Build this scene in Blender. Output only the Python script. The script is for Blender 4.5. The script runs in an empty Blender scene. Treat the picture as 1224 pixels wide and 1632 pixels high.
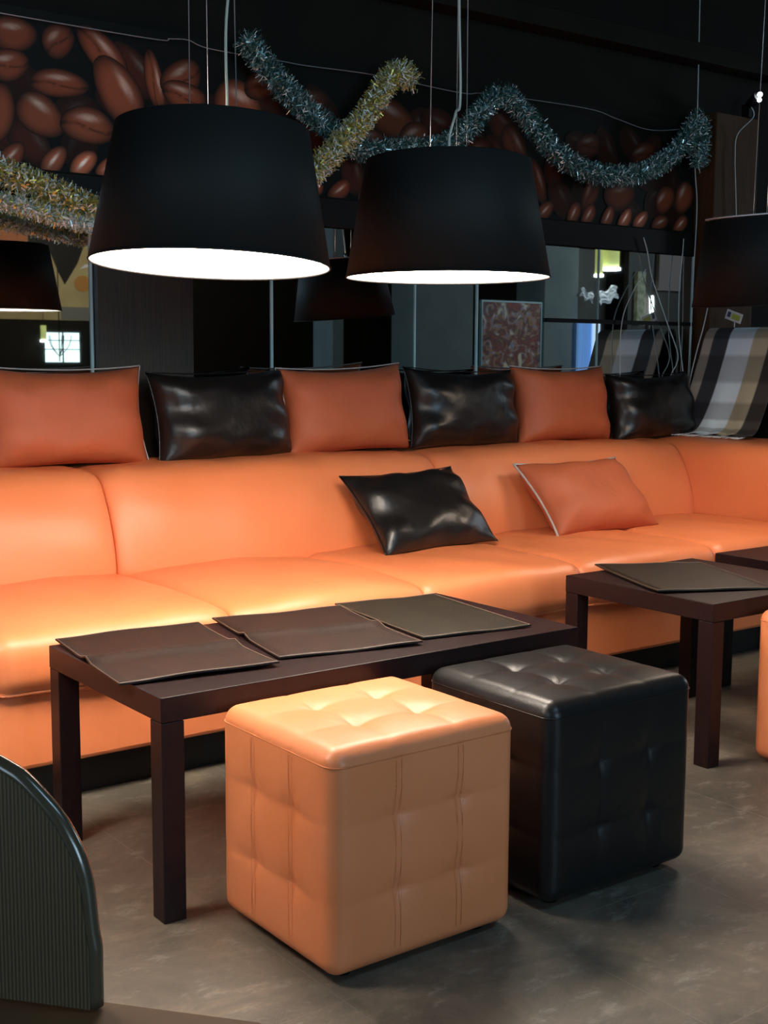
import bpy, bmesh, math, random
from mathutils import Vector, Matrix
random.seed(7)
S = bpy.context.scene
COL = S.collection
PI = math.pi
# ------------------------------------------------------------------ camera
cd = bpy.data.cameras.new('camera'); cam = bpy.data.objects.new('camera', cd); COL.objects.link(cam)
right = Vector((0.80058643, -0.5991889, 0.00583325)); up = Vector((0.06800528, 0.10052628, 0.99260755))
fwd = Vector((0.59534582, 0.79427145, -0.12122799))
cam.matrix_world = Matrix(((right.x, up.x, -fwd.x, 0.0), (right.y, up.y, -fwd.y, 0.0),
                           (right.z, up.z, -fwd.z, 1.0932), (0, 0, 0, 1)))
cd.sensor_fit = 'VERTICAL'; cd.sensor_height = 36.0; cd.lens = 36.0 * 2021.7 / 1632.0
cd.clip_start = 0.05
S.camera = cam
# ------------------------------------------------------------------ exposure, world, daylight, added fill lights
S.view_settings.view_transform = 'Standard'; S.view_settings.look = 'None'
S.view_settings.gamma = 1.0; S.view_settings.exposure = 0.0
try: S.view_settings.use_curve_mapping = False
except Exception: pass
w = bpy.data.worlds.new('world'); S.world = w; w.use_nodes = True
w.node_tree.nodes['Background'].inputs[0].default_value = (0.5, 0.75, 1.0, 1)
w.node_tree.nodes['Background'].inputs[1].default_value = 0.0
LAMP_W = 33.0            # each shaded pendant
DAY_W = 34.0             # daylight of the left window
def area(name, loc, target, sx, sy, power, color):
    l = bpy.data.lights.new(name, 'AREA'); l.shape = 'RECTANGLE'; l.size = sx; l.size_y = sy
    l.energy = power; l.color = color
    o = bpy.data.objects.new(name, l); COL.objects.link(o); o.location = loc
    o.rotation_euler = (Vector(target) - Vector(loc)).to_track_quat('-Z', 'Y').to_euler()
    return o
area('daylight_left_window', (-2.85, 0.3, 1.6), (1.5, 2.2, 0.7), 2.4, 1.5, DAY_W, (0.62, 0.83, 1.0))
area('daylight_behind', (1.5, -4.85, 1.7), (2.0, 2.0, 0.6), 2.4, 1.5, DAY_W * 3.0, (0.5, 0.78, 1.0))
area('cool_fill_light', (2.0, -0.2, 2.95), (2.1, 1.0, 0.0), 1.4, 0.8, 30.0, (0.45, 0.75, 1.0))  # added cool fill for the floor, no ceiling fixture belongs to it
area('far_room_fill_light', (11.0, 1.8, 2.7), (8.4, -1.2, 1.2), 1.6, 1.6, 95.0, (0.7, 0.88, 1.0))  # added fill that brightens the columns in the mirror, no window there

area('back_room_fill_light', (5.3, -2.6, 2.93), (5.3, -5.0, 1.9), 1.2, 0.5, 60.0, (1.0, 0.9, 0.75))  # added fill that brightens the far wall and poster in the mirror

# ------------------------------------------------------------------ helpers
def tag(o, label=None, cat=None, group=None, kind=None):
    if label: o['label'] = label
    if cat: o['category'] = cat
    if group: o['group'] = group
    if kind: o['kind'] = kind
    return o
def thing(name, label, cat, loc=(0, 0, 0), rz=0, group=None):
    o = bpy.data.objects.new(name, None); COL.objects.link(o)
    o.location = loc; o.rotation_euler = (0, 0, rz); o.empty_display_size = 0.1
    return tag(o, label, cat, group)
def obj(name, bm, mat, parent=None, smooth=False):
    me = bpy.data.meshes.new(name)
    bm.normal_update(); bm.to_mesh(me); bm.free()
    for m in (mat if isinstance(mat, (list, tuple)) else [mat]): me.materials.append(m)
    if smooth:
        for p in me.polygons: p.use_smooth = True
    o = bpy.data.objects.new(name, me); COL.objects.link(o)
    if parent: o.parent = parent
    return o
def copy_tree(o, parent=None):
    c = o.copy(); COL.objects.link(c)
    if parent: c.parent = parent
    for ch in list(o.children): copy_tree(ch, c)
    return c
def struct(name, bm, mat): return tag(obj(name, bm, mat), kind='structure')
def box(bm, x0, x1, y0, y1, z0, z1, bev=0.0, seg=2, mi=0):
    t = bmesh.new()
    vs = [t.verts.new(p) for p in [(x0, y0, z0), (x1, y0, z0), (x1, y1, z0), (x0, y1, z0), (x0, y0, z1), (x1, y0, z1), (x1, y1, z1), (x0, y1, z1)]]
    for f in [(0, 3, 2, 1), (4, 5, 6, 7), (0, 1, 5, 4), (1, 2, 6, 5), (2, 3, 7, 6), (3, 0, 4, 7)]:
        t.faces.new([vs[i] for i in f])
    if bev > 0: bmesh.ops.bevel(t, geom=t.edges[:], offset=bev, segments=seg, profile=0.5, affect='EDGES')
    merge(bm, t, mi=mi)
    return bm
def merge(bm, t, M=None, mi=0):
    mp = {}
    for v in t.verts: mp[v] = bm.verts.new(M @ v.co if M else v.co)
    for f in t.faces:
        try:
            nf = bm.faces.new([mp[v] for v in f.verts]); nf.smooth = f.smooth; nf.material_index = mi
        except ValueError: pass
    t.free()
def B(*a, **k): return box(bmesh.new(), *a, **k)
def tube(bm, pts, r, seg=8, cap=True, mi=0):
    pts = [Vector(p) for p in pts]; rings = []
    n = len(pts); prev = None
    for i, p in enumerate(pts):
        d = (pts[min(i + 1, n - 1)] - pts[max(i - 1, 0)]).normalized()
        ref = prev if prev is not None else (Vector((0, 0, 1)) if abs(d.z) < 0.9 else Vector((1, 0, 0)))
        a = (ref - d * ref.dot(d)).normalized(); b = d.cross(a); prev = a
        rr = r[i] if isinstance(r, (list, tuple)) else r
        rings.append([bm.verts.new(p + (a * math.cos(2 * PI * k / seg) + b * math.sin(2 * PI * k / seg)) * rr) for k in range(seg)])
    for i in range(n - 1):
        for k in range(seg):
            f = bm.faces.new((rings[i][k], rings[i][(k + 1) % seg], rings[i + 1][(k + 1) % seg], rings[i + 1][k])); f.smooth = True; f.material_index = mi
    if cap:
        bm.faces.new(rings[0][::-1]); bm.faces.new(rings[-1])
    return bm
def spline(pts, n=8):
    pts = [Vector(p) for p in pts]; out = []
    for i in range(len(pts) - 1):
        p0 = pts[max(i - 1, 0)]; p1 = pts[i]; p2 = pts[i + 1]; p3 = pts[min(i + 2, len(pts) - 1)]
        for k in range(n):
            t = k / n
            out.append(0.5 * ((2 * p1) + (-p0 + p2) * t + (2 * p0 - 5 * p1 + 4 * p2 - p3) * t * t + (-p0 + 3 * p1 - 3 * p2 + p3) * t ** 3))
    out.append(pts[-1]); return out
def lathe(bm, prof, seg=64, mi=0, closed=False):
    rings = []
    for (r, z) in prof:
        rings.append([bm.verts.new((r * math.cos(2 * PI * k / seg), r * math.sin(2 * PI * k / seg), z)) for k in range(seg)])
    m = len(rings)
    for i in range(m if closed else m - 1):
        a = rings[i]; b = rings[(i + 1) % m]
        for k in range(seg):
            f = bm.faces.new((a[k], a[(k + 1) % seg], b[(k + 1) % seg], b[k])); f.smooth = True; f.material_index = mi
    return bm
def disc(bm, r, z, seg=64):
    f = bm.faces.new([bm.verts.new((r * math.cos(2 * PI * k / seg), r * math.sin(2 * PI * k / seg), z)) for k in range(seg)]); return bm
# ------------------------------------------------------------------ materials
def mat(name, col, rough=0.5, metal=0.0, bump=None, var=None, spec=0.5, emit=None, estr=1.0, coat=0.0, sheen=0.0):
    m = bpy.data.materials.new(name); m.use_nodes = True; nt = m.node_tree; b = nt.nodes['Principled BSDF']
    b.inputs['Base Color'].default_value = (*col, 1); b.inputs['Roughness'].default_value = rough; b.inputs['Metallic'].default_value = metal
    b.inputs['Specular IOR Level'].default_value = spec; b.inputs['Coat Weight'].default_value = coat
    b.inputs['Sheen Weight'].default_value = sheen
    if emit: b.inputs['Emission Color'].default_value = (*emit, 1); b.inputs['Emission Strength'].default_value = estr
    tc = nt.nodes.new('ShaderNodeTexCoord')
    if var:
        sc, amt, c2 = var
        n = nt.nodes.new('ShaderNodeTexNoise'); n.inputs['Scale'].default_value = sc; n.inputs['Detail'].default_value = 5
        nt.links.new(tc.outputs['Object'], n.inputs['Vector'])
        mx = nt.nodes.new('ShaderNodeMix'); mx.data_type = 'RGBA'
        mx.inputs[6].default_value = (*col, 1); mx.inputs[7].default_value = (*c2, 1)
        r = nt.nodes.new('ShaderNodeMapRange'); r.inputs[1].default_value = 0.35; r.inputs[2].default_value = 0.65; r.inputs[4].default_value = amt
        nt.links.new(n.outputs[0], r.inputs[0]); nt.links.new(r.outputs[0], mx.inputs[0]); nt.links.new(mx.outputs[2], b.inputs['Base Color'])
    if bump:
        last = None
        for (sc, st, dist) in bump:
            n = nt.nodes.new('ShaderNodeTexNoise'); n.inputs['Scale'].default_value = sc; n.inputs['Detail'].default_value = 3
            nt.links.new(tc.outputs['Object'], n.inputs['Vector'])
            bp = nt.nodes.new('ShaderNodeBump'); bp.inputs['Strength'].default_value = st; bp.inputs['Distance'].default_value = dist
            nt.links.new(n.outputs[0], bp.inputs['Height'])
            if last: nt.links.new(last.outputs[0], bp.inputs['Normal'])
            last = bp
        nt.links.new(last.outputs[0], b.inputs['Normal'])
    return m
def stretched(m, scale):                    # scales the object coordinates of a material (wood grain)
    nt = m.node_tree; tc = [n for n in nt.nodes if n.type == 'TEX_COORD'][0]
    mp = nt.nodes.new('ShaderNodeMapping'); mp.inputs['Scale'].default_value = scale
    for l in list(nt.links):
        if l.from_node == tc:
            to = l.to_socket; nt.links.remove(l); nt.links.new(mp.outputs[0], to)
    nt.links.new(tc.outputs['Object'], mp.inputs[0]); return m
M = {}
M['orange'] = mat('orange_leather', (0.80, 0.240, 0.095), 0.42, bump=[(260, 0.12, 0.002), (5, 0.25, 0.02)], var=(3, 0.5, (0.74, 0.205, 0.065)))
M['orange_stool'] = mat('orange_stool_leather', (0.78, 0.260, 0.110), 0.42, bump=[(260, 0.12, 0.002), (9, 0.15, 0.01)], var=(5, 0.5, (0.70, 0.205, 0.065)))
M['orange_pillow'] = mat('orange_pillow_cloth', (0.50, 0.120, 0.045), 0.6, bump=[(300, 0.15, 0.002), (7, 0.35, 0.02)], var=(4, 0.5, (0.42, 0.09, 0.03)))
M['seam'] = mat('orange_seam', (0.60, 0.18, 0.06), 0.6)
M['stitch'] = mat('pale_orange_thread', (0.75, 0.30, 0.12), 0.6)
M['black'] = mat('black_leather', (0.007, 0.006, 0.006), 0.36, bump=[(240, 0.12, 0.002), (9, 0.35, 0.02)], spec=0.6)
M['black_stool'] = mat('black_stool_leather', (0.009, 0.008, 0.008), 0.36, bump=[(240, 0.15, 0.002)], spec=0.4)
M['zip'] = mat('grey_zip_tape', (0.45, 0.40, 0.38), 0.6)
M['plinth'] = mat('black_plinth', (0.010, 0.010, 0.009), 0.6)
M['wenge'] = stretched(mat('dark_wenge_wood', (0.017, 0.006, 0.006), 0.42, bump=[(60, 0.2, 0.002)], var=(30, 1.0, (0.010, 0.004, 0.005)), spec=0.3), (1, 8, 1))
M['menu'] = mat('brown_leatherette', (0.022, 0.009, 0.005), 0.55, bump=[(220, 0.4, 0.002), (8, 0.3, 0.01)], var=(14, 0.8, (0.015, 0.007, 0.005)), spec=0.3)
M['menu_g'] = mat('olive_leatherette', (0.020, 0.015, 0.008), 0.5, bump=[(220, 0.4, 0.002), (8, 0.3, 0.01)], var=(14, 0.8, (0.013, 0.010, 0.007)), spec=0.35)
M['menu_edge'] = mat('worn_menu_edge', (0.13, 0.085, 0.06), 0.5)
M['shade'] = mat('black_shade_fabric', (0.011, 0.012, 0.012), 0.65, bump=[(400, 0.2, 0.001)], spec=0.25)
M['shade_in'] = mat('white_shade_lining', (0.8, 0.78, 0.74), 0.6)
M['glow'] = mat('lit_diffuser', (0.9, 0.9, 0.9), 0.5, emit=(1.0, 0.86, 0.72), estr=LAMP_W)
M['glow_dim'] = mat('dimmer_lit_diffuser', (0.9, 0.9, 0.9), 0.5, emit=(1.0, 0.80, 0.62), estr=LAMP_W * 0.42)
M['wire'] = mat('steel_wire', (0.55, 0.55, 0.56), 0.35, 0.6)
M['cord'] = mat('clear_plastic_cord', (0.50, 0.50, 0.42), 0.35)
M['cable'] = mat('white_cable', (0.55, 0.60, 0.60), 0.4)
M['chrome'] = mat('brushed_chrome', (0.8, 0.8, 0.78), 0.25, 1.0)
M['mirror'] = mat('dark_mirror', (0.62, 0.66, 0.66), 0.015, 1.0)
M['mirror_edge'] = mat('polished_glass_edge', (0.42, 0.62, 0.64), 0.15, spec=0.8)
M['darkwall'] = mat('dark_brown_paint', (0.011, 0.0085, 0.005), 0.75, bump=[(30, 0.1, 0.004)], var=(3, 1.0, (0.007, 0.006, 0.004)), spec=0.2)
M['ceil'] = mat('dark_ceiling', (0.008, 0.007, 0.006), 0.8)
M['trimblack'] = mat('black_trim', (0.006, 0.005, 0.004), 0.55, spec=0.25)
M['panelwood'] = stretched(mat('dark_panel_wood', (0.030, 0.022, 0.014), 0.55, bump=[(20, 0.2, 0.004)], var=(10, 1.0, (0.018, 0.014, 0.010))), (12, 12, 0.5))
M['pillarwood'] = stretched(mat('brown_pillar_wood', (0.085, 0.036, 0.013), 0.6, bump=[(20, 0.2, 0.004)], var=(10, 1.0, (0.055, 0.026, 0.010)), spec=0.2), (12, 12, 0.5))
M['grey'] = mat('grey_plaster', (0.20, 0.23, 0.22), 0.8, var=(4, 0.6, (0.14, 0.17, 0.17)))
M['silver'] = mat('silver_teal_tinsel', (0.7, 0.95, 0.95), 0.2, 0.5)
M['silver2'] = mat('dark_teal_tinsel', (0.05, 0.15, 0.14), 0.35, 0.4)
M['gold'] = mat('gold_tinsel', (0.74, 0.62, 0.14), 0.3, 0.5)
M['white_t'] = mat('white_glint_tinsel', (0.95, 1.0, 0.96), 0.3, 0.1)  # pale strips: silver strands, and foil sparkle put in as colour
M['paper'] = mat('white_paper', (0.65, 0.66, 0.68), 0.7)
M['paper_y'] = mat('yellow_green_print', (0.45, 0.50, 0.08), 0.7)
M['paper_d'] = mat('dark_print', (0.05, 0.06, 0.12), 0.7)
M['chair'] = None

# floor: slate-look tiles
def floor_mat():
    m = bpy.data.materials.new('slate_tiles'); m.use_nodes = True; nt = m.node_tree; b = nt.nodes['Principled BSDF']
    tc = nt.nodes.new('ShaderNodeTexCoord')
    mp = nt.nodes.new('ShaderNodeMapping'); mp.inputs['Location'].default_value = (-1.18, -2.56, 0)
    nt.links.new(tc.outputs['Object'], mp.inputs[0])
    br = nt.nodes.new('ShaderNodeTexBrick'); br.offset = 0.0; br.squash = 1.0
    br.inputs['Scale'].default_value = 1.0; br.inputs['Brick Width'].default_value = 0.44; br.inputs['Row Height'].default_value = 0.44
    br.inputs['Mortar Size'].default_value = 0.0017; br.inputs['Mortar Smooth'].default_value = 0.3
    br.inputs['Color1'].default_value = (0.0, 0, 0, 1); br.inputs['Color2'].default_value = (1, 1, 1, 1); br.inputs['Bias'].default_value = 0
    br.inputs['Mortar'].default_value = (0.5, 0.5, 0.5, 1)
    nt.links.new(mp.outputs[0], br.inputs['Vector'])
    n1 = nt.nodes.new('ShaderNodeTexNoise'); n1.inputs['Scale'].default_value = 3.4; n1.inputs['Detail'].default_value = 12; n1.inputs['Roughness'].default_value = 0.78
    n1.inputs['Distortion'].default_value = 0.5
    nt.links.new(tc.outputs['Object'], n1.inputs['Vector'])
    r1 = nt.nodes.new('ShaderNodeValToRGB'); e = r1.color_ramp.elements
    e[0].position = 0.30; e[0].color = (0.040, 0.040, 0.036, 1); e[1].position = 0.70; e[1].color = (0.185, 0.150, 0.108, 1)
    x = e.new(0.52); x.color = (0.100, 0.086, 0.066, 1)
    nt.links.new(n1.outputs[0], r1.inputs[0])
    # pale mineral flecks
    mp2 = nt.nodes.new('ShaderNodeMapping'); mp2.inputs['Rotation'].default_value = (0, 0, 0.6); mp2.inputs['Scale'].default_value = (10, 19, 1)
    nt.links.new(tc.outputs['Object'], mp2.inputs[0])
    n2 = nt.nodes.new('ShaderNodeTexNoise'); n2.inputs['Scale'].default_value = 1.0; n2.inputs['Detail'].default_value = 7; n2.inputs['Roughness'].default_value = 0.75
    nt.links.new(mp2.outputs[0], n2.inputs['Vector'])
    r2 = nt.nodes.new('ShaderNodeMapRange'); r2.inputs[1].default_value = 0.54; r2.inputs[2].default_value = 0.74; r2.inputs[4].default_value = 0.5
    nt.links.new(n2.outputs[0], r2.inputs[0])
    mx = nt.nodes.new('ShaderNodeMix'); mx.data_type = 'RGBA'; mx.inputs[7].default_value = (0.33, 0.33, 0.28, 1)
    nt.links.new(r2.outputs[0], mx.inputs[0]); nt.links.new(r1.outputs[0], mx.inputs[6])
    # tile tone and joints
    hs = nt.nodes.new('ShaderNodeHueSaturation'); mr = nt.nodes.new('ShaderNodeMapRange'); mr.inputs[3].default_value = 1.12; mr.inputs[4].default_value = 1.4
    nt.links.new(br.outputs[0], mr.inputs[0]); nt.links.new(mr.outputs[0], hs.inputs['Value']); nt.links.new(mx.outputs[2], hs.inputs['Color'])
    mj = nt.nodes.new('ShaderNodeMix'); mj.data_type = 'RGBA'; mj.inputs[7].default_value = (0.17, 0.15, 0.12, 1)
    nt.links.new(br.outputs[1], mj.inputs[0]); nt.links.new(hs.outputs[0], mj.inputs[6]); nt.links.new(mj.outputs[2], b.inputs['Base Color'])
    b.inputs['Roughness'].default_value = 0.42
    bp = nt.nodes.new('ShaderNodeBump'); bp.inputs['Strength'].default_value = 0.35; bp.inputs['Distance'].default_value = 0.01
    nt.links.new(n1.outputs[0], bp.inputs['Height']); nt.links.new(bp.outputs[0], b.inputs['Normal'])
    return m
def stripe_wood():                          # ribbed dark veneer of the chair back
    m = bpy.data.materials.new('ribbed_dark_veneer'); m.use_nodes = True; nt = m.node_tree; b = nt.nodes['Principled BSDF']
    tc = nt.nodes.new('ShaderNodeTexCoord'); wv = nt.nodes.new('ShaderNodeTexWave'); wv.wave_type = 'BANDS'; wv.bands_direction = 'X'
    wv.inputs['Scale'].default_value = 75; wv.inputs['Distortion'].default_value = 0.8; wv.inputs['Detail'].default_value = 2
    nt.links.new(tc.outputs['Object'], wv.inputs['Vector'])
    r = nt.nodes.new('ShaderNodeValToRGB'); r.color_ramp.elements[0].color = (0.030, 0.024, 0.012, 1); r.color_ramp.elements[1].color = (0.100, 0.075, 0.038, 1)
    nt.links.new(wv.outputs[0], r.inputs[0]); nt.links.new(r.outputs[0], b.inputs['Base Color']); b.inputs['Roughness'].default_value = 0.45
    bp = nt.nodes.new('ShaderNodeBump'); bp.inputs['Strength'].default_value = 0.3; bp.inputs['Distance'].default_value = 0.001
    nt.links.new(wv.outputs[0], bp.inputs['Height']); nt.links.new(bp.outputs[0], b.inputs['Normal'])
    return m
def vcol_mat(name, rough=0.5):
    m = bpy.data.materials.new(name); m.use_nodes = True; nt = m.node_tree; b = nt.nodes['Principled BSDF']
    a = nt.nodes.new('ShaderNodeAttribute'); a.attribute_name = 'print'
    nt.links.new(a.outputs['Color'], b.inputs['Base Color']); b.inputs['Roughness'].default_value = rough; b.inputs['Specular IOR Level'].default_value = 0.2; return m
M['floor'] = floor_mat(); M['chair'] = stripe_wood(); M['print'] = vcol_mat('printed_picture', 0.55)
M['chair_edge'] = mat('polished_chair_edge', (0.055, 0.045, 0.028), 0.22, spec=0.6, coat=0.3)
M['chair_seat'] = mat('brown_seat_wood', (0.13, 0.065, 0.028), 0.65, var=(8, 0.7, (0.085, 0.042, 0.02)), spec=0.2)

# ------------------------------------------------------------------ the room
D = 3.95                                   # front face of the mirror
X0, X1, Y0, ZC = -3.0, 12.5, -5.0, 3.0
struct('floor', B(X0, X1, Y0, 4.15, -0.1, 0), M['floor'])
struct('ceiling', B(X0, X1, Y0, 4.15, ZC, ZC + 0.1), M['ceil'])
struct('wall_rear', B(X0, X1, D + 0.03, 4.15, 0, ZC), M['darkwall'])
struct('wall_front', B(X0, X1, Y0 - 0.1, Y0, 0, ZC), M['darkwall'])
struct('wall_left', B(X0 - 0.1, X0, Y0, 4.15, 0, ZC), M['darkwall'])
struct('wall_right', B(X1, X1 + 0.1, Y0, 4.15, 0, ZC), M['darkwall'])
struct('trim_1', B(-2.9, 4.755, D - 0.012, D + 0.03, 1.568, 1.672, bev=0.003), M['trimblack'])     # band between mirror and mural
struct('trim_2', B(-2.9, 7.0, D - 0.08, D + 0.03, 2.42, 2.50, bev=0.004), M['darkwall'])
struct('trim_3', B(1.765, 2.115, D - 0.03, D - 0.002, 0.70, 1.567, bev=0.002), M['panelwood'])     # wood panel over the mirror
struct('trim_4', B(4.775, 5.085, D - 0.09, D + 0.03, 0.0, 2.21, bev=0.004), M['pillarwood'])       # pillar beside the mural
struct('trim_5', B(3.81, 4.755, D - 0.014, D - 0.001, 1.245, 1.262), M['trimblack'])               # thin dark rail on the mirror
# daylight windows (beyond the left and behind the camera)
def window(name, x0, x1, y0, y1, z0, z1, strength):
    f = bmesh.new(); t = 0.05
    if abs(x1 - x0) < 0.2:
        box(f, x0, x1, y0, y1, z0, z0 + t); box(f, x0, x1, y0, y1, z1 - t, z1)
        for q in (y0, (y0 + y1) / 2 - t / 2, y1 - t): box(f, x0, x1, q, q + t, z0, z1)
        p = B(x0 + 0.01, x0 + 0.02, y0 + t, y1 - t, z0 + t, z1 - t)
    else:
        box(f, x0, x1, y0, y1, z0, z0 + t); box(f, x0, x1, y0, y1, z1 - t, z1)
        for q in (x0, (x0 + x1) / 2 - t / 2, x1 - t): box(f, q, q + t, y0, y1, z0, z1)
        p = B(x0 + t, x1 - t, y0 + 0.01, y0 + 0.02, z0 + t, z1 - t)
    o = struct(name, f, M['trimblack'])
    g = obj('pane', p, mat('daylit_glass', (0.6, 0.7, 0.8), 0.3, emit=(0.7, 0.88, 1.0), estr=strength), o)
window('window_1', X0 + 0.001, X0 + 0.06, -0.9, 1.5, 0.85, 2.35, 1.5)
window('window_2', 0.3, 2.7, Y0 + 0.001, Y0 + 0.06, 0.9, 2.4, 1.5)
# small far window seen in the mirror, with its bars
wf = bmesh.new()
xa, xb, za, zb = 5.19, 5.58, 1.02, 1.33
for q in (za - 0.012, za + 0.13, za + 0.225, zb): box(wf, xa - 0.012, xb + 0.012, Y0 + 0.02, Y0 + 0.04, q, q + 0.008)
for q in (xa - 0.012, (xa + xb) / 2, xb): box(wf, q, q + 0.01, Y0 + 0.02, Y0 + 0.04, za, zb)
w3 = struct('window_3', wf, M['trimblack'])
obj('pane', B(xa, xb, Y0 + 0.005, Y0 + 0.015, za, zb), mat('bright_daylit_glass', (0.6, 0.8, 0.8), 0.3, emit=(0.72, 0.97, 0.98), estr=2.2), w3)

# ------------------------------------------------------------------ mirror
mir = thing('wall_mirror', 'dark mirror strip of tall panels on the wall behind the row of pillows', 'mirror', (0, 0, 0))
seams = [-1.0, 0.35, 1.05, 1.754, 2.448, 3.105, 3.425, 4.125, 4.752]
for a, b_ in zip(seams[:-1], seams[1:]):
    obj('mirror_panel', B(a + 0.003, b_ - 0.003, D, D + 0.008, 0.70, 1.566, bev=0.0015, seg=1), M['mirror'], mir)
for s_ in seams[1:]:
    wd = 0.0045 if s_ in (1.754, 3.425, 2.448) else 0.0028
    obj('glass_edge', B(s_ - wd, s_ + wd, D - 0.006, D + 0.012, 0.70, 1.566, bev=0.001, seg=1), M['mirror_edge'], mir)
obj('backing', B(-1.0, 4.752, D + 0.012, D + 0.029, 0.70, 1.566), M['trimblack'], mir)

# ------------------------------------------------------------------ coffee bean mural (a printed panel)
def mural():
    x0, x1, z0, z1 = -0.6, 4.755, 1.675, 2.165
    y = D + 0.008
    bm = bmesh.new(); cl = bm.verts.layers.float_color.new('print')
    def V(x, z, yy, c):
        v = bm.verts.new((x, yy, z)); v[cl] = (*c, 1); return v
    bgc = (0.006, 0.006, 0.004)
    vs = [V(*p, bgc) for p in [(x0, z0, y), (x1, z0, y), (x1, z1, y), (x0, z1, y), (x0, z0, D + 0.03), (x1, z0, D + 0.03), (x1, z1, D + 0.03), (x0, z1, D + 0.03)]]
    for f in [(0, 1, 2, 3), (1, 5, 6, 2), (5, 4, 7, 6), (4, 0, 3, 7), (3, 2, 6, 7), (0, 4, 5, 1)]: bm.faces.new([vs[i] for i in f])
    rnd = random.Random(21); layer = [0]
    def bean(cx, cz, a, b, ang, tone, crease=True, hl=(0.0, 0.45), hi=1.0):
        layer[0] += 1; tone = tone * (0.62 if cx > 3.3 else 0.75 if cx > 2.5 else 1.0); yy = y - 0.0004 - layer[0] * 0.00002  # right-hand beans dimmed: fading lamplight put into their tone
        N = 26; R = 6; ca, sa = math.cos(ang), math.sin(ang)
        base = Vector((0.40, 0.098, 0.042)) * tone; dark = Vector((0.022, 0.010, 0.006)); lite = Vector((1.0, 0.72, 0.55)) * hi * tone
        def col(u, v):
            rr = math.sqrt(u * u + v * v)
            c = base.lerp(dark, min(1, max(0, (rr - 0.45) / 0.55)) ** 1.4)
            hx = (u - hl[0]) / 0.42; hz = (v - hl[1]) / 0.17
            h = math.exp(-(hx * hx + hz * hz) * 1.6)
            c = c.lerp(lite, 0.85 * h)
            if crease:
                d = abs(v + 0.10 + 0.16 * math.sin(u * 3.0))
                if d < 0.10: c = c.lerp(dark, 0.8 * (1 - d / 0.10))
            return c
        rings = []
        for i in range(1, R + 1):
            rr = i / R; ring = []
            for k in range(N):
                t = 2 * PI * k / N; u = rr * math.cos(t); v = rr * math.sin(t)
                wob = 1 + 0.04 * math.sin(3 * t + cx * 9)
                X = cx + (u * a * ca - v * b * sa) * wob; Z = cz + (u * a * sa + v * b * ca) * wob
                ring.append(V(min(max(X, x0), x1), min(max(Z, z0 + 0.003), z1), yy, col(u, v)))
            rings.append(ring)
        c0 = V(min(max(cx, x0), x1), min(max(cz, z0 + .003), z1), yy, col(0, 0))
        for k in range(N):
            bm.faces.new((c0, rings[0][k], rings[0][(k + 1) % N]))
            for i in range(R - 1):
                try: bm.faces.new((rings[i][k], rings[i + 1][k], rings[i + 1][(k + 1) % N], rings[i][(k + 1) % N]))
                except ValueError: pass
    # scattered filler beans, toned down to the right for the lamplight falling off
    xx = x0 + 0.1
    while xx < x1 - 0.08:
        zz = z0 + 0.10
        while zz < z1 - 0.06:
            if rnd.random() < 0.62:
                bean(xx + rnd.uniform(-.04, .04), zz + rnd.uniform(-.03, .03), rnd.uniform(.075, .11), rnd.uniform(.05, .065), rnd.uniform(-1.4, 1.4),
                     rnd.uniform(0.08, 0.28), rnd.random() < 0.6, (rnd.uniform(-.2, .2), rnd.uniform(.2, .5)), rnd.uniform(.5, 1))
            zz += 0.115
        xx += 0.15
    # the large beans that read clearly
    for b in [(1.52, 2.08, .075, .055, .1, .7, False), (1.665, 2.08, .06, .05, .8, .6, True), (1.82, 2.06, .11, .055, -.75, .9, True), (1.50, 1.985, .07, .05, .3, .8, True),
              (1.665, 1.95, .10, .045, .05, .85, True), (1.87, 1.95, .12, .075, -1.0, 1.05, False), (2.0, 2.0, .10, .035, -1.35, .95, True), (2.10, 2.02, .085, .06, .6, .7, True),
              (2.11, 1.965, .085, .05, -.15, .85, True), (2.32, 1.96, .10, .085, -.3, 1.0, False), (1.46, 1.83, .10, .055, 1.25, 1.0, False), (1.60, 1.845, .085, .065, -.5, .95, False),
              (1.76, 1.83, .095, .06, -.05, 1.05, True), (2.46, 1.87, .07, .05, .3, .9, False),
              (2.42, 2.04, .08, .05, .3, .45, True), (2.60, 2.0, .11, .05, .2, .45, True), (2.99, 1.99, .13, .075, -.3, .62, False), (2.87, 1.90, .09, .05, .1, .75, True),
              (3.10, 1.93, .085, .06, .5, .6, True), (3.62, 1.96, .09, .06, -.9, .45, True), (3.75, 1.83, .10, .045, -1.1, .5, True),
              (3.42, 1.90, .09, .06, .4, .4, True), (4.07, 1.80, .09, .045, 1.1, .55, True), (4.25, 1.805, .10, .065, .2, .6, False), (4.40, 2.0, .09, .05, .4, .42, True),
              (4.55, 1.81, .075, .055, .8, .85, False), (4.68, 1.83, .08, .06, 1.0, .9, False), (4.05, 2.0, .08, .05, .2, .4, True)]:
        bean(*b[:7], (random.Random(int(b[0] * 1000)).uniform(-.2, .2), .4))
    # the lowest row: pale beans catching light in the print
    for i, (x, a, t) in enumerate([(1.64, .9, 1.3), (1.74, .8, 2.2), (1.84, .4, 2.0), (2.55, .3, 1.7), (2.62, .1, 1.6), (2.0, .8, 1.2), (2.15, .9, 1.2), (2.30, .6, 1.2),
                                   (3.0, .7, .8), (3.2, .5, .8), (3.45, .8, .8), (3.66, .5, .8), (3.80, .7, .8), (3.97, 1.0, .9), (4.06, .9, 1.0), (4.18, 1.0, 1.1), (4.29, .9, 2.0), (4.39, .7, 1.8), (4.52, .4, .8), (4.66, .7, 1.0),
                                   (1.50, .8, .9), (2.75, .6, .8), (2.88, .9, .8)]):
        bean(x, z0 + 0.030, .062, .034, a, t, False, (0.1, .1), 1.5)
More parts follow.
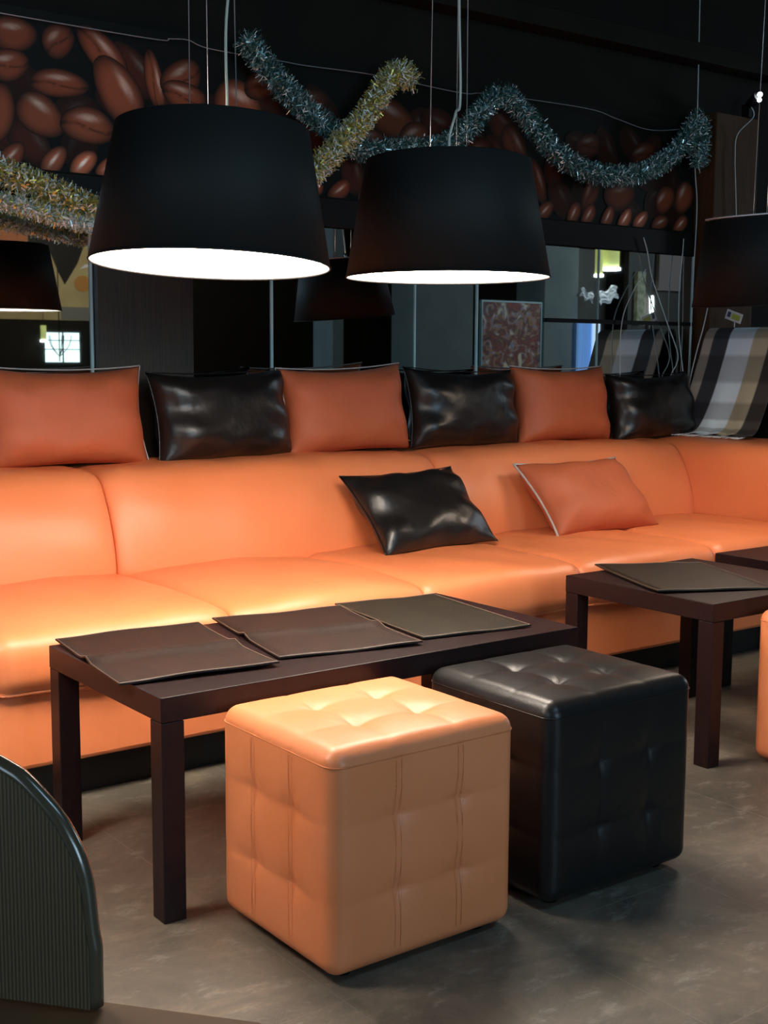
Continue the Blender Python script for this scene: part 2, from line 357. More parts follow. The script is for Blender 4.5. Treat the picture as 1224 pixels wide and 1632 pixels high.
    o = obj('wall_mural', bm, M['print'])
    return tag(o, 'long dark mural of roasted coffee beans above the mirror strip', 'mural')
mural()

# ------------------------------------------------------------------ sofa
def soft_extrude(x0, x1, prof, rnd, inset=0.03, nx=18, crown=0.0, wr=0.0, seed=0):
    """closed (y,z) profile extruded along x, rounded in at both ends"""
    cy = sum(p[0] for p in prof) / len(prof); cz = sum(p[1] for p in prof) / len(prof)
    n = len(prof); R = random.Random(seed); ph = [R.uniform(0, 6.28) for _ in range(6)]
    bm = bmesh.new(); rings = []
    st = []
    for i in range(7): st.append(x0 + inset * (1 - math.cos(i / 6 * PI / 2)))
    for i in range(1, nx): st.append(x0 + inset + (x1 - x0 - 2 * inset) * i / nx)
    for i in range(7): st.append(x1 - inset * (1 - math.sin(i / 6 * PI / 2 + 0) if False else inset * 0) if False else x1 - inset * (1 - math.cos((6 - i) / 6 * PI / 2)))
    for x in st:
        e = min(x - x0, x1 - x) / inset; e = min(1, max(0, e)); off = rnd * (1 - math.sqrt(max(0, 1 - (1 - e) ** 2)))
        t = (x - x0) / (x1 - x0); cr = crown * (4 * t * (1 - t))
        ring = []
        for k, (y, z) in enumerate(prof):
            py, pz = prof[k - 1]; ny_, nz_ = prof[(k + 1) % n]
            ty, tz = ny_ - py, nz_ - pz; L = math.hypot(ty, tz) or 1
            nyv, nzv = tz / L, -ty / L                       # outward for clockwise-with-y,z order chosen below
            wv = wr * (math.sin(x * 11 + ph[0] + z * 7) * math.sin(y * 9 + z * 13 + ph[1]) + 0.5 * math.sin(x * 23 + ph[2] + y * 15))
            amt = -off + (cr + wv) * min(1, e + 0.2)
            ring.append(bm.verts.new((x, y + nyv * amt, z + nzv * amt)))
        rings.append(ring)
    for i in range(len(rings) - 1):
        for k in range(n):
            f = bm.faces.new((rings[i][k], rings[i + 1][k], rings[i + 1][(k + 1) % n], rings[i][(k + 1) % n])); f.smooth = True
    bm.faces.new(rings[0][::-1]); bm.faces.new(rings[-1])
    bmesh.ops.recalc_face_normals(bm, faces=bm.faces[:])
    return bm
def dens(pts, n=5): 
    out = spline(list((p[0], p[1], 0) for p in pts) + [(pts[0][0], pts[0][1], 0)], n)[:-1]
    return [(p.x, p.y) for p in out]
# clockwise seen with y to the right, z up -> outward normal = (tz, -ty)
def signed(prof): return sum(prof[k - 1][0] * prof[k][1] - prof[k][0] * prof[k - 1][1] for k in range(len(prof)))
def orient(p): return p if signed(p) > 0 else p[::-1]
seat_prof = orient(dens([(2.850, 0.300), (2.835, 0.325), (2.832, 0.36), (2.835, 0.40), (2.850, 0.425), (2.885, 0.440), (3.0, 0.447), (3.2, 0.449), (3.4, 0.446), (3.50, 0.438), (3.56, 0.41), (3.56, 0.31), (3.2, 0.293), (2.88, 0.293)], 3))
back_prof = orient(dens([(3.535, 0.400), (3.492, 0.425), (3.490, 0.47), (3.505, 0.54), (3.535, 0.62), (3.575, 0.69), (3.605, 0.725), (3.65, 0.742), (3.72, 0.745), (3.86, 0.745), (3.925, 0.735), (3.935, 0.70), (3.93, 0.5), (3.90, 0.40), (3.7, 0.39)], 3))
sofa = thing('banquette_sofa', 'long orange leather banquette sofa with soft seat and back cushions along the mirrored wall', 'sofa')
obj('plinth', B(-0.35, 4.70, 2.93, 3.92, 0.0, 0.105), M['plinth'], sofa)
obj('base', B(-0.40, 4.74, 2.862, 3.93, 0.105, 0.292, bev=0.012, seg=3), M['orange'], sofa)
sb = [-0.30, 0.35, 1.0, 1.64, 2.285, 2.93, 3.60, 4.27]
for i in range(len(sb) - 1):
    obj('seat_cushion', soft_extrude(sb[i] + 0.001, sb[i + 1] - 0.001, seat_prof, 0.022, 0.045, 20, 0.010, 0.0035, i + 3), M['orange'], sofa)
bb = [-0.85 + 0.45, 0.40, 1.62, 2.86, 4.285]
bb = [-0.40, 0.42, 1.625, 2.93, 4.285]
for i in range(len(bb) - 1):
    obj('back_cushion', soft_extrude(bb[i] + 0.001, bb[i + 1] - 0.001, back_prof, 0.026, 0.06, 24, 0.010, 0.004, i + 30), M['orange'], sofa)
# the corner wing: same profile turned to face left
wing_prof = orient(dens([(4.32, 0.41), (4.288, 0.43), (4.283, 0.47), (4.285, 0.54), (4.288, 0.62), (4.298, 0.69), (4.325, 0.728), (4.37, 0.742), (4.45, 0.745), (4.62, 0.745), (4.70, 0.735), (4.715, 0.70), (4.715, 0.5), (4.715, 0.30), (4.5, 0.294), (4.32, 0.30)], 3))
wb = soft_extrude(-3.925, -2.84, [(x, z) for x, z in wing_prof], 0.03, 0.07, 20, 0.008, 0.004, 77)
for v in wb.verts: v.co = Vector((v.co.y, -v.co.x, v.co.z))
bmesh.ops.recalc_face_normals(wb, faces=wb.faces[:])
obj('corner_wing', wb, M['orange'], sofa)

# ------------------------------------------------------------------ pillows
def pillow_body(wd, hg, th, seed, sag=0.0, wrk=0.006):
    R = random.Random(seed); ph = [R.uniform(0, 6.28) for _ in range(8)]
    N = 34; bm = bmesh.new(); G = {}
    for s in (1, -1):
        for i in range(N + 1):
            for j in range(N + 1):
                u = -1 + 2 * i / N; v = -1 + 2 * j / N
                if s == -1 and (i in (0, N) or j in (0, N)): G[s, i, j] = G[1, i, j]; continue
                x = wd / 2 * u * (1 - 0.075 * (1 - v * v)**1 * abs(u) ** 2); z = hg / 2 * v * (1 - 0.085 * (1 - u * u) * abs(v) ** 2)
                pr = ((1 - u ** 4) * (1 - v ** 4)) ** 0.62
                t = th / 2 * pr
                edge = (1 - (1 - abs(u)) * 2.2) if abs(u) > 0.5 else 0
                cr = wrk * pr ** 0.6 * (math.sin(v * 7 + ph[0] + u * 3) * max(0, abs(u) - 0.35) * 2.2 + math.sin(u * 9 + ph[1] - v * 4) * max(0, abs(v) - 0.4) * 1.8 + 0.5 * math.sin(u * 4 + ph[2]) * math.sin(v * 4 + ph[3]))
                corner = max(0, abs(u) + abs(v) - 1.35) / 0.65
                t += cr * (1 - corner * 0.5) 
                t = max(t, 0.002 * (0 if pr == 0 else 1))
                z -= sag * (1 - u * u) * max(0, v)
                G[s, i, j] = bm.verts.new((x, -s * t, z))
    for s in (1, -1):
        for i in range(N):
            for j in range(N):
                q = [G[s, i, j], G[s, i + 1, j], G[s, i + 1, j + 1], G[s, i, j + 1]]
                f = bm.faces.new(q if s == 1 else q[::-1]); f.smooth = True
    bmesh.ops.recalc_face_normals(bm, faces=bm.faces[:])
    return bm
def edge_path(wd, hg, side, n=16):
    out = []
    for i in range(n + 1):
        q = -1 + 2 * i / n
        if side in 'LR':
            u = -1 if side == 'L' else 1; v = q
            x = wd / 2 * u * (1 - 0.075 * (1 - v * v)); z = hg / 2 * v
        else:
            v = 1; u = q; x = wd / 2 * u; z = hg / 2 * v * (1 - 0.085 * (1 - u * u))
        out.append((x, 0, z))
    return out
def pillow(label, kind, loc, rot, wd, hg, th, seed, zipside, group=None):
    t = thing('throw_pillow', label, 'pillow', loc, 0, group); t.rotation_euler = rot
    obj('cover', pillow_body(wd, hg, th, seed, 0.012, 0.006 if kind == 'o' else 0.010), M['orange_pillow' if kind == 'o' else 'black'], t)
    if zipside:
        z = bmesh.new()
        for s_ in zipside: tube(z, edge_path(wd, hg, s_), (0.0045 if seed == 8 else 0.0026) if kind == 'o' else 0.0022, 6)
        zo = obj('zip_edging' if kind == 'o' else 'piping', z, M['zip'] if kind == 'o' else M['black'], t)
        if kind == 'o': zo['label'] = 'pale grey zip edging'
    return t
tl = math.radians(-11)
g = 'pillows standing in a row on the sofa back'
zc = 0.905
pillow('orange pillow at the far left end of the row on the sofa back', 'o', (1.592, 3.80, zc - .004), (tl, 0, 0.0), 0.55, 0.325, 0.17, 1, 'TR', g)
pillow('black leather pillow on the sofa back, directly right of the leftmost orange pillow', 'b', (2.150, 3.785, zc - .012), (tl, math.radians(-1.5), 0.10), 0.56, 0.315, 0.19, 2, 'TL', g)
pillow('orange pillow on the sofa back between the two largest black pillows', 'o', (2.668, 3.80, zc - .002), (tl, math.radians(-2), 0.0), 0.55, 0.325, 0.17, 3, 'LT', g)
pillow('black leather pillow on the sofa back between two orange ones, creased at its left corner', 'b', (3.222, 3.79, zc - .008), (tl, math.radians(1.5), 0.05), 0.575, 0.315, 0.19, 4, 'TL', g)
pillow('orange pillow on the sofa back right of the framed reflection, between two black pillows', 'o', (3.768, 3.80, zc - .002), (tl, 0, 0.0), 0.535, 0.322, 0.17, 5, 'T', g)
pillow('black pillow at the right end of the row, next to the checked blanket', 'b', (4.310, 3.79, zc - .02), (tl, math.radians(-1), 0.03), 0.545, 0.30, 0.19, 6, 'T', g)
g2 = 'pillows lying on the sofa seat'
pillow('black leather pillow slumped on the sofa seat against the back cushions', 'b', (2.685, 3.375, 0.577), (math.radians(-46), math.radians(-1), 0.03), 0.50, 0.35, 0.13, 7, 'LT', g2)
pillow('orange pillow with grey zip edge slumped on the sofa seat near the corner', 'o', (3.500, 3.375, 0.575), (math.radians(-44), math.radians(0), 0.02), 0.56, 0.345, 0.15, 8, 'LT', g2)

# ------------------------------------------------------------------ stools
def tuft_body(sx, sy, h, r=0.030, N=66):
    """tufted cuboid, centre on origin, bottom at z=0; local thirds carry the seams"""
    t = bmesh.new(); bmesh.ops.create_cube(t, size=2.0)
    bmesh.ops.subdivide_edges(t, edges=t.edges[:], cuts=N, use_grid_fill=True)
    hx, hy, hz = sx / 2, sy / 2, h / 2; third = 0.335
    for v in t.verts:
        c = v.co.copy(); ax = max(range(3), key=lambda k: abs(c[k])); 
        H = (hx, hy, hz)
        p = Vector((c.x * hx, c.y * hy, c.z * hz))
        core = Vector([max(-H[k] + r, min(H[k] - r, p[k])) for k in range(3)])
        d = p - core
        if d.length > 1e-9: p = core + d.normalized() * r
        others = [k for k in range(3) if k != ax]
        nrm = Vector((0, 0, 0)); nrm[ax] = 1 if c[ax] > 0 else -1
        a, b = c[others[0]], c[others[1]]
        Ha, Hb = H[others[0]], H[others[1]]
        bottom = (ax == 2 and c.z < 0)
        if not bottom:
            fade = max(0, 1 - max(abs(a), abs(b)) ** 8)
            disp = 0.006 * (1 - a ** 4) * (1 - b ** 4)
            for ta in (-third, third):
                for tb in (-third, third):
                    rr = math.hypot((a - ta) * Ha, (b - tb) * Hb)
                    disp -= (0.010 if ax == 2 else 0.0085) * math.exp(-(rr / 0.026) ** 1.3)
                    # small pleats beside the button point
                    disp -= 0.0025 * math.exp(-(rr / 0.05) ** 2) * abs(math.cos(2 * math.atan2((b - tb) * Hb, (a - ta) * Ha)))
            for ta in (-third, third):
                disp -= 0.0014 * math.exp(-((a - ta) * Ha / 0.0035) ** 2) + 0.0012 * math.exp(-((b - ta) * Hb / 0.0035) ** 2)
                disp -= 0.0012 * math.exp(-((a - ta) * Ha / 0.02) ** 2) + 0.0010 * math.exp(-((b - ta) * Hb / 0.02) ** 2)
            p += nrm * disp * max(fade, 0.25)
        v.co = p + Vector((0, 0, hz))
    for f in t.faces: f.smooth = True
    return t
def rounded_loop(hx, hy, r, z, n=6):
    out = []
    for (cx, cy, a0) in ((hx - r, hy - r, 0), (-hx + r, hy - r, 90), (-hx + r, -hy + r, 180), (hx - r, -hy + r, 270)):
        for k in range(n + 1):
            a = math.radians(a0 + 90 * k / n); out.append((cx + r * math.cos(a), cy + r * math.sin(a), z))
    out.append(out[0]); return out
def stitches(sx, sy, h):
    out = []; hx, hy = sx / 2, sy / 2; th = 0.335
    def dash(bm, p, q, n):
        p = Vector(p); q = Vector(q)
        for i in range(n):
            a = p.lerp(q, (i + 0.05) / n); b = p.lerp(q, (i + 0.80) / n); tube(bm, [a, b], 0.0006, 4, False)
    for s_ in (-1, 1):
        bm = bmesh.new()
        for off in (-0.006, 0.006):
            x = s_ * th * hx + off; dash(bm, (x, -hy - 0.0035, 0.045), (x, -hy - 0.0035, h - 0.02), 40)
        out.append(bm); bm = bmesh.new()
        for off in (-0.006, 0.006):
            y = s_ * th * hy + off; dash(bm, (-hx - 0.0035, y, 0.045), (-hx - 0.0035, y, h - 0.02), 40)
        out.append(bm)
    return out
def make_stool(label, kind, cx, cy):
    sx, sy, h = 0.425, 0.385, 0.412
    t = thing('cube_stool', label, 'stool', (cx, cy, 0))
    b = tuft_body(sx, sy, h)
    for v in b.verts: v.co.z += 0.014
    obj('upholstery', b, M['orange_stool' if kind == 'o' else 'black_stool'], t)
    p = bmesh.new(); tube(p, rounded_loop(sx / 2 + 0.0008, sy / 2 + 0.0008, 0.031, h + 0.014 - 0.030), 0.0016, 6, False)
    obj('piping', p, M['seam' if kind == 'o' else 'black_stool'], t)
    if kind == 'o':
        for s_ in stitches(sx, sy, h): obj('stitch_line', s_, M['stitch'], t)
    for qx in (-1, 1):
        for qy in (-1, 1):
            f = bmesh.new(); lathe(f, [(0.001, 0.016), (0.018, 0.016), (0.016, 0.0), (0.001, 0.0)], 16); 
            for v in f.verts: v.co += Vector((qx * 0.155, qy * 0.14, 0))
            obj('foot', f, M['trimblack'], t)
    return t
make_stool('orange tufted leather cube stool in front of the nearer table', 'o', 1.392, 1.908)
make_stool('black tufted leather cube stool beside the orange one', 'b', 1.905, 1.908)
make_stool('orange cube stool cut off by the right edge, in front of the farther table', 'o', 3.035, 1.895)

# ------------------------------------------------------------------ tables
def make_table(label, x, y, L, W, rz=0):
    t = thing('coffee_table', label, 'table', (x, y, 0), rz)
    obj('tabletop', B(0, L, 0, W, 0.4, 0.45, bev=0.002), M['wenge'], t)
    s = 0.05
    for (a, b) in ((0, 0), (L - s, 0), (L - s, W - s), (0, W - s)):
        obj('leg', B(a + .0008, a + s - .0008, b + .0008, b + s - .0008, 0, 0.3995, bev=0.002), M['wenge'], t)
    return t
make_table('long dark wood coffee table with three menus, behind the orange and black cube stools', 1.066, 2.122, 1.112, 0.545)
make_table('square dark wood table with one olive menu, right of the long table', 2.675, 2.115, 0.575, 0.548)
make_table('dark wood table of which only a corner shows at the right edge', 3.40, 2.13, 0.55, 0.56)

# ------------------------------------------------------------------ menus
def make_menu(label, cx, cy, rz, W=0.35, H=0.455, mk='menu', fold=True, curl=0.010, seed=1):
    t = thing('menu_folder', label, 'menu', (cx, cy, 0.4505), rz, 'menus lying open on the tables')
    R = random.Random(seed); bm = bmesh.new(); nx, ny = 12, 24; th = 0.0035; ph = R.uniform(0, 6)
    def zz(u, v):                                     # slight ridge at the fold, edges curling
        r = 0.009 * math.exp(-((v - 0.5) / 0.05) ** 2) if fold else 0
        return 0.001 + r + curl * (abs(2 * v - 1) ** 3) * (0.5 + 0.5 * math.sin(u * 3 + ph)) * 0.6 + 0.002 * math.sin(u * 5 + ph) ** 2
    top = [[bm.verts.new(((u / nx - .5) * W, (v / ny - .5) * H, zz(u / nx, v / ny) + th)) for u in range(nx + 1)] for v in range(ny + 1)]
    bot = [[bm.verts.new(((u / nx - .5) * W, (v / ny - .5) * H, zz(u / nx, v / ny))) for u in range(nx + 1)] for v in range(ny + 1)]
    for v in range(ny):
        for u in range(nx):
            f = bm.faces.new((top[v][u], top[v][u + 1], top[v + 1][u + 1], top[v + 1][u])); f.smooth = True
            f = bm.faces.new((bot[v][u], bot[v + 1][u], bot[v + 1][u + 1], bot[v][u + 1])); f.smooth = True
    for v in range(ny):
        for u in (0, nx):
            q = (top[v][u], top[v + 1][u], bot[v + 1][u], bot[v][u]); bm.faces.new(q if u == 0 else q[::-1])
    for u in range(nx):
        for v in (0, ny):
            q = (top[v][u], bot[v][u], bot[v][u + 1], top[v][u + 1]); bm.faces.new(q if v == 0 else q[::-1])
    obj('cover', bm, M[mk], t)
    e = bmesh.new()
    path = [(u / 12, 0) for u in range(13)] + [(1, v / 24) for v in range(1, 25)] + [(1 - u / 12, 1) for u in range(1, 13)] + [(0, 1 - v / 24) for v in range(1, 25)]
    tube(e, [((u - .5) * W * 0.985, (v - .5) * H * 0.985, zz(u, v) + th + 0.0002) for u, v in path], 0.0011, 4, False)
    eo = obj('stitched_edge', e, M['menu_edge'], t)
    return t
make_menu('brown menu overhanging the left end of the long table', 1.236, 2.447, math.radians(-7), 0.345, 0.455, seed=2)
make_menu('brown menu in the middle of the long table, between two others', 1.622, 2.44, math.radians(-11), 0.345, 0.455, seed=5)
make_menu('menu at the right end of the long table, behind the black cube stool', 1.962, 2.427, math.radians(-8), 0.30, 0.455, 'menu_g', False, 0.004, seed=9)
make_menu('olive menu on the square table, sticking out over its left edge', 2.925, 2.435, math.radians(-24), 0.36, 0.455, 'menu_g', False, 0.006, seed=4)

# ------------------------------------------------------------------ pendant lamps
def make_lamp(label, cx, cy, zr, R=0.2505, H=0.282, lit=True, tilt=(0, 0), top=0.79, wires=((-.05, -.05), (.052, -.02), (.01, .055)), cordside=1, cable='straight'):
    t = thing('pendant_lamp', label, 'lamp', (cx, cy, zr)); t.rotation_euler = (tilt[0], tilt[1], 0)
    r1 = R * top; th = 0.004
    sh = bmesh.new(); lathe(sh, [(R, 0), (r1 + 0.002, H - 0.004), (r1 - 0.012, H + 0.001), (0.02, H + 0.002), (0.02, H - 0.001), (r1 - 0.012, H - 0.004), (r1 - 0.003, H - 0.01), (R - 0.0025, 0)], 96, closed=True)
    so = obj('lamp_shade', sh, M['shade'], t)
    ln = bmesh.new(); lathe(ln, [(R - 0.003, 0.0015), (r1 - 0.006, H - 0.014), (0.03, H - 0.014)], 96); lo = obj('lining', ln, M['shade_in'], so)
    rm = bmesh.new(); tube(rm, [((R - 0.001) * math.cos(2 * PI * k / 72), (R - 0.001) * math.sin(2 * PI * k / 72), 0) for k in range(73)], 0.0022, 6, False)
    obj('rim', rm, M['shade'], so)
    df = bmesh.new(); zz = 0.020; lathe(df, [(R * 0.975, zz), (0.0005, zz), (0.0005, zz + 0.004), (R * 0.97, zz + 0.004)], 96, closed=True)
    obj('diffuser', df, M['glow'] if lit else M['glow_dim'], t)
    inv = t.rotation_euler.to_matrix().inverted()
    L = ZC - zr - H - 0.003
    for (wx, wy) in wires:
        a = Vector((wx, wy, H)); b = inv @ (Vector((wx * 0.8, wy * 0.8, ZC - zr)))
        o = obj('suspension_wire', tube(bmesh.new(), [a, b], 0.0011, 6), M['wire'], t)
    if cable == 'straight': pts = [(0.03, 0.0, H), (0.032, 0.0, H + 0.06), (0.026, 0, H + 0.2), (0.03, 0, H + 0.5), inv @ Vector((0.02, 0, ZC - zr))]
    else: pts = [(-0.012, -0.02, H), (-0.014, -0.02, H + 0.05), (0.01, -0.015, H + 0.11), (0.028, -0.01, H + 0.16), (0.030, 0, H + 0.5), inv @ Vector((0.03, 0, ZC - zr))]
    co = obj('power_cord', tube(bmesh.new(), spline(pts, 8), 0.0032, 8), M['cord'], t)
    if cable == 'straight':
        gl = obj('cord_grip', tube(bmesh.new(), [(0.03, 0.0, H - 0.001), (0.032, 0.0, H + 0.030)], 0.0055, 8), M['chrome'], co)
    return t
make_lamp('biggest black drum pendant lamp, lit, with the brightest white underside', 1.321, 2.371, 1.282, tilt=(math.radians(-2.0), math.radians(3.0)), wires=((-.075, -.04), (.01, -.08), (.02, .055)))
make_lamp('second lit black drum pendant lamp, hung right of the biggest one', 2.017, 2.436, 1.288, tilt=(math.radians(-0.5), 0), wires=((-.05, .01), (.0, -.03), (.015, -.05)), cable='loop')
l3 = make_lamp('third black drum pendant lamp, cut off by the right edge, its underside turned away', 3.645, 2.704, 1.285, lit=False, tilt=(math.radians(0.2), math.radians(-5.2)), wires=((-.06, .01), (.0, -.05), (.04, .03)))
tp = bmesh.new(); lathe(tp, [(0.200, 0.2845), (0.200, 0.2895), (0.03, 0.2915), (0.03, 0.2865)], 64, closed=True)  # pale disc put in for light leaking out above the shade
o = obj('top_light_leak', tp, M['paper'], l3); o['label'] = 'pale disc standing for light leaking from the lamp top'
# one more lamp of the same row hangs left of the frame and lights the stool side
make_lamp('black drum pendant lamp hanging beyond the left edge', 0.36, 2.33, 1.285)

# ------------------------------------------------------------------ tinsel garlands
def tinsel(name, pts, label, rad, mats, per_m, seed, core=0.012, weights=None):
    R = random.Random(seed); P = spline(pts, 10); bm = bmesh.new()
    tube(bm, P, core * 0.35, 5, True, 0)
    cum = [0]
    for a, b in zip(P[:-1], P[1:]): cum.append(cum[-1] + (b - a).length)
    n = int(cum[-1] * per_m)
    for i in range(n):
        s = R.uniform(0, cum[-1]); k = max(0, min(len(P) - 2, next(q for q in range(len(cum)) if cum[q] >= s) - 1))
        f = (s - cum[k]) / max(1e-6, cum[k + 1] - cum[k]); c = P[k].lerp(P[k + 1], f); d = (P[k + 1] - P[k]).normalized()
        v = Vector((R.gauss(0, 1), R.gauss(0, 1), R.gauss(0, 1))); v -= d * v.dot(d) * 0.6; v.normalize()
        rv = Vector((R.gauss(0, 1), R.gauss(0, 1), R.gauss(0, 1))).normalized()
        mi = R.choices(range(len(mats)), weights)[0] if weights else R.randrange(len(mats))
        if i % 5 < 2:                                   # strand from the core outwards
            side = v.cross(rv).normalized() * R.uniform(0.0007, 0.0012); p0 = c; p1 = c + v * rad * R.uniform(0.55, 0.95)
        else:                                           # curled foil near the surface
            q0 = c + v * rad * R.uniform(0.25, 0.95); dr = (rv + v * 0.3).normalized() * R.uniform(0.004, 0.011)
            side = dr.cross(v).normalized() * R.uniform(0.0010, 0.0022); p0 = q0 - dr; p1 = q0 + dr
        a0 = bm.verts.new(p0 - side); a1 = bm.verts.new(p0 + side); b0 = bm.verts.new(p1 - side); b1 = bm.verts.new(p1 + side)
        q = bm.faces.new((a0, a1, b1, b0)); q.material_index = mi
    o = obj(name, bm, [M[x] for x in mats])
    return tag(o, label, 'garland', 'tinsel garlands on the mural wall')
yg = 3.865
tinsel('tinsel_garland', [(2.299, yg, 2.162), (2.34, yg, 2.121), (2.416, yg, 2.048), (2.519, yg, 1.976), (2.653, yg, 1.898), (2.764, yg + .03, 1.857), (2.878, yg + .03, 1.855), (3.025, yg + .03, 1.877), (3.177, yg + .02, 1.899), (3.286, yg, 1.974), (3.381, yg, 2.068), (3.452, yg, 2.129)],
       'silver teal tinsel swag above the gap between the two lit lamps', 0.056, ['silver', 'silver2', 'white_t'], 9000, 1, weights=[3, 10, 2])
tinsel('tinsel_garland', [(3.475, yg, 2.130), (3.53, yg, 2.105), (3.617, yg, 2.046), (3.724, yg, 1.959), (3.87, yg, 1.893), (4.039, yg, 1.867), (4.233, yg, 1.884), (4.413, yg, 1.948), (4.554, yg, 2.049), (4.62, yg, 2.13), (4.655, yg, 2.16), (4.672, yg, 2.07), (4.661, yg, 1.966)],
       'silver teal tinsel swag hanging low at the right end of the mural', 0.056, ['silver', 'silver2', 'white_t'], 9000, 2, weights=[3, 10, 2])
tinsel('tinsel_garland', [(1.20, 3.80, 1.70), (1.309, 3.80, 1.666), (1.422, 3.80, 1.635), (1.539, 3.80, 1.600), (1.713, 3.80, 1.550), (1.897, 3.80, 1.512), (2.128, 3.80, 1.517), (2.35, 3.80, 1.606), (2.545, 3.80, 1.750), (2.655, 3.80, 1.850), (2.753, 3.80, 1.955), (2.823, 3.80, 2.044), (2.88, 3.80, 2.112), (2.93, 3.81, 2.128), (2.975, 3.82, 2.10)],
       'thick gold and silver tinsel garland passing behind the biggest lamp', 0.056, ['gold', 'white_t', 'silver2'], 11000, 3, weights=[8, 5, 1])
tinsel('tinsel_garland', [(1.15, 3.79, 1.56), (1.29, 3.79, 1.556), (1.40, 3.79, 1.552), (1.517, 3.79, 1.528), (1.62, 3.79, 1.508), (1.70, 3.79, 1.497), (1.86, 3.79, 1.478), (1.95, 3.79, 1.48)],
       'thin silver tinsel strand below the gold garland at the left edge', 0.034, ['white_t', 'gold', 'silver'], 9000, 4, weights=[4, 2, 2])
# support wire and hanging cables
tag(obj('garland_wire', tube(bmesh.new(), spline([(1.2, 3.93, 2.13), (1.952, 3.93, 2.128), (2.044, 3.93, 2.138), (2.114, 3.93, 2.144), (2.197, 3.93, 2.128), (2.473, 3.93, 2.127), (2.592, 3.93, 2.126), (2.899, 3.93, 2.134), (3.311, 3.93, 2.122), (3.458, 3.93, 2.136), (4.008, 3.93, 2.145), (4.201, 3.93, 2.122), (4.423, 3.93, 2.10), (4.70, 3.92, 2.14)], 6), 0.0018, 6), M['wire']),
    'thin pale wire running along the top of the mural that carries the tinsel', 'wire')
gc = 'pale cables hanging by the mirror corner'
cabs = [('white cable hanging straight down at the right end of the mural and mirror', [(4.70, 3.925, 2.99), (4.717, 3.925, 2.181), (4.707, 3.92, 1.97), (4.730, 3.92, 1.789), (4.723, 3.92, 1.503), (4.724, 3.925, 1.244), (4.714, 3.925, 0.924), (4.70, 3.90, 0.752)]),
        ('pale cable slanting down the mirror to the right with a hooked end', [(4.38, 3.925, 1.63), (4.407, 3.925, 1.572), (4.441, 3.925, 1.463), (4.501, 3.925, 1.353), (4.557, 3.925, 1.255), (4.633, 3.925, 1.127), (4.631, 3.925, 1.07), (4.595, 3.925, 1.018), (4.57, 3.92, 0.93)]),
        ('pale cable hanging straight in front of the mirror, left of the corner cable', [(4.645, 3.92, 1.64), (4.641, 3.92, 1.571), (4.627, 3.92, 1.414), (4.631, 3.92, 1.242), (4.650, 3.92, 1.127), (4.674, 3.92, 1.011), (4.68, 3.91, 0.752)]),
        ('pale curved cable arching down the mirror above the right-end black pillow', [(4.40, 3.925, 1.49), (4.378, 3.925, 1.46), (4.332, 3.925, 1.403), (4.271, 3.925, 1.304), (4.25, 3.925, 1.207), (4.251, 3.925, 1.083), (4.25, 3.92, 0.95)]),
        ('pale cable beside the blanket, below the lamp at the right edge', [(4.665, 3.80, 1.72), (4.67, 3.78, 1.50), (4.665, 3.775, 1.381), (4.66, 3.80, 1.241), (4.655, 3.83, 1.128), (4.65, 3.86, 0.984), (4.64, 3.88, 0.752)])]
for lb, p in cabs: tag(obj('hanging_cable', tube(bmesh.new(), spline(p, 8), 0.0025, 6), M['cable']), lb, 'cable', gc)
tag(obj('hanging_cable', tube(bmesh.new(), spline([(5.0, 3.85, 2.262), (4.96, 3.80, 2.2), (4.90, 3.86 - .02, 2.119), (4.89, 3.84, 2.011), (4.90, 3.84, 1.904), (4.92, 3.84, 1.70)], 8), 0.0024, 6), M['cable']), 'pale cable dangling from the spotlight in front of the brown pillar', 'cable', gc)
# spotlight on the pillar
sp = thing('spotlight', 'tiny bright white spotlight on top of the brown pillar at the right', 'lamp', (5.0, 3.86, 2.21))
hb = bmesh.new(); tube(hb, [(0, 0, 0.055), (0, -0.03, 0.075), (0, -0.05, 0.085)], [0.02, 0.024, 0.026], 16); box(hb, -.012, .012, -.012, .03, 0.0, 0.06); obj('housing', hb, M['trimblack'], sp)
lb_ = bmesh.new(); bmesh.ops.create_icosphere(lb_, subdivisions=2, radius=0.012, matrix=Matrix.Translation((0.0, -0.060, 0.095)))
bmesh.ops.create_icosphere(lb_, subdivisions=2, radius=0.011, matrix=Matrix.Translation((-0.006, -0.062, 0.070)))
obj('bulb', lb_, mat('spot_bulb', (1, 1, 1), 0.4, emit=(0.85, 0.97, 1.0), estr=12), sp)

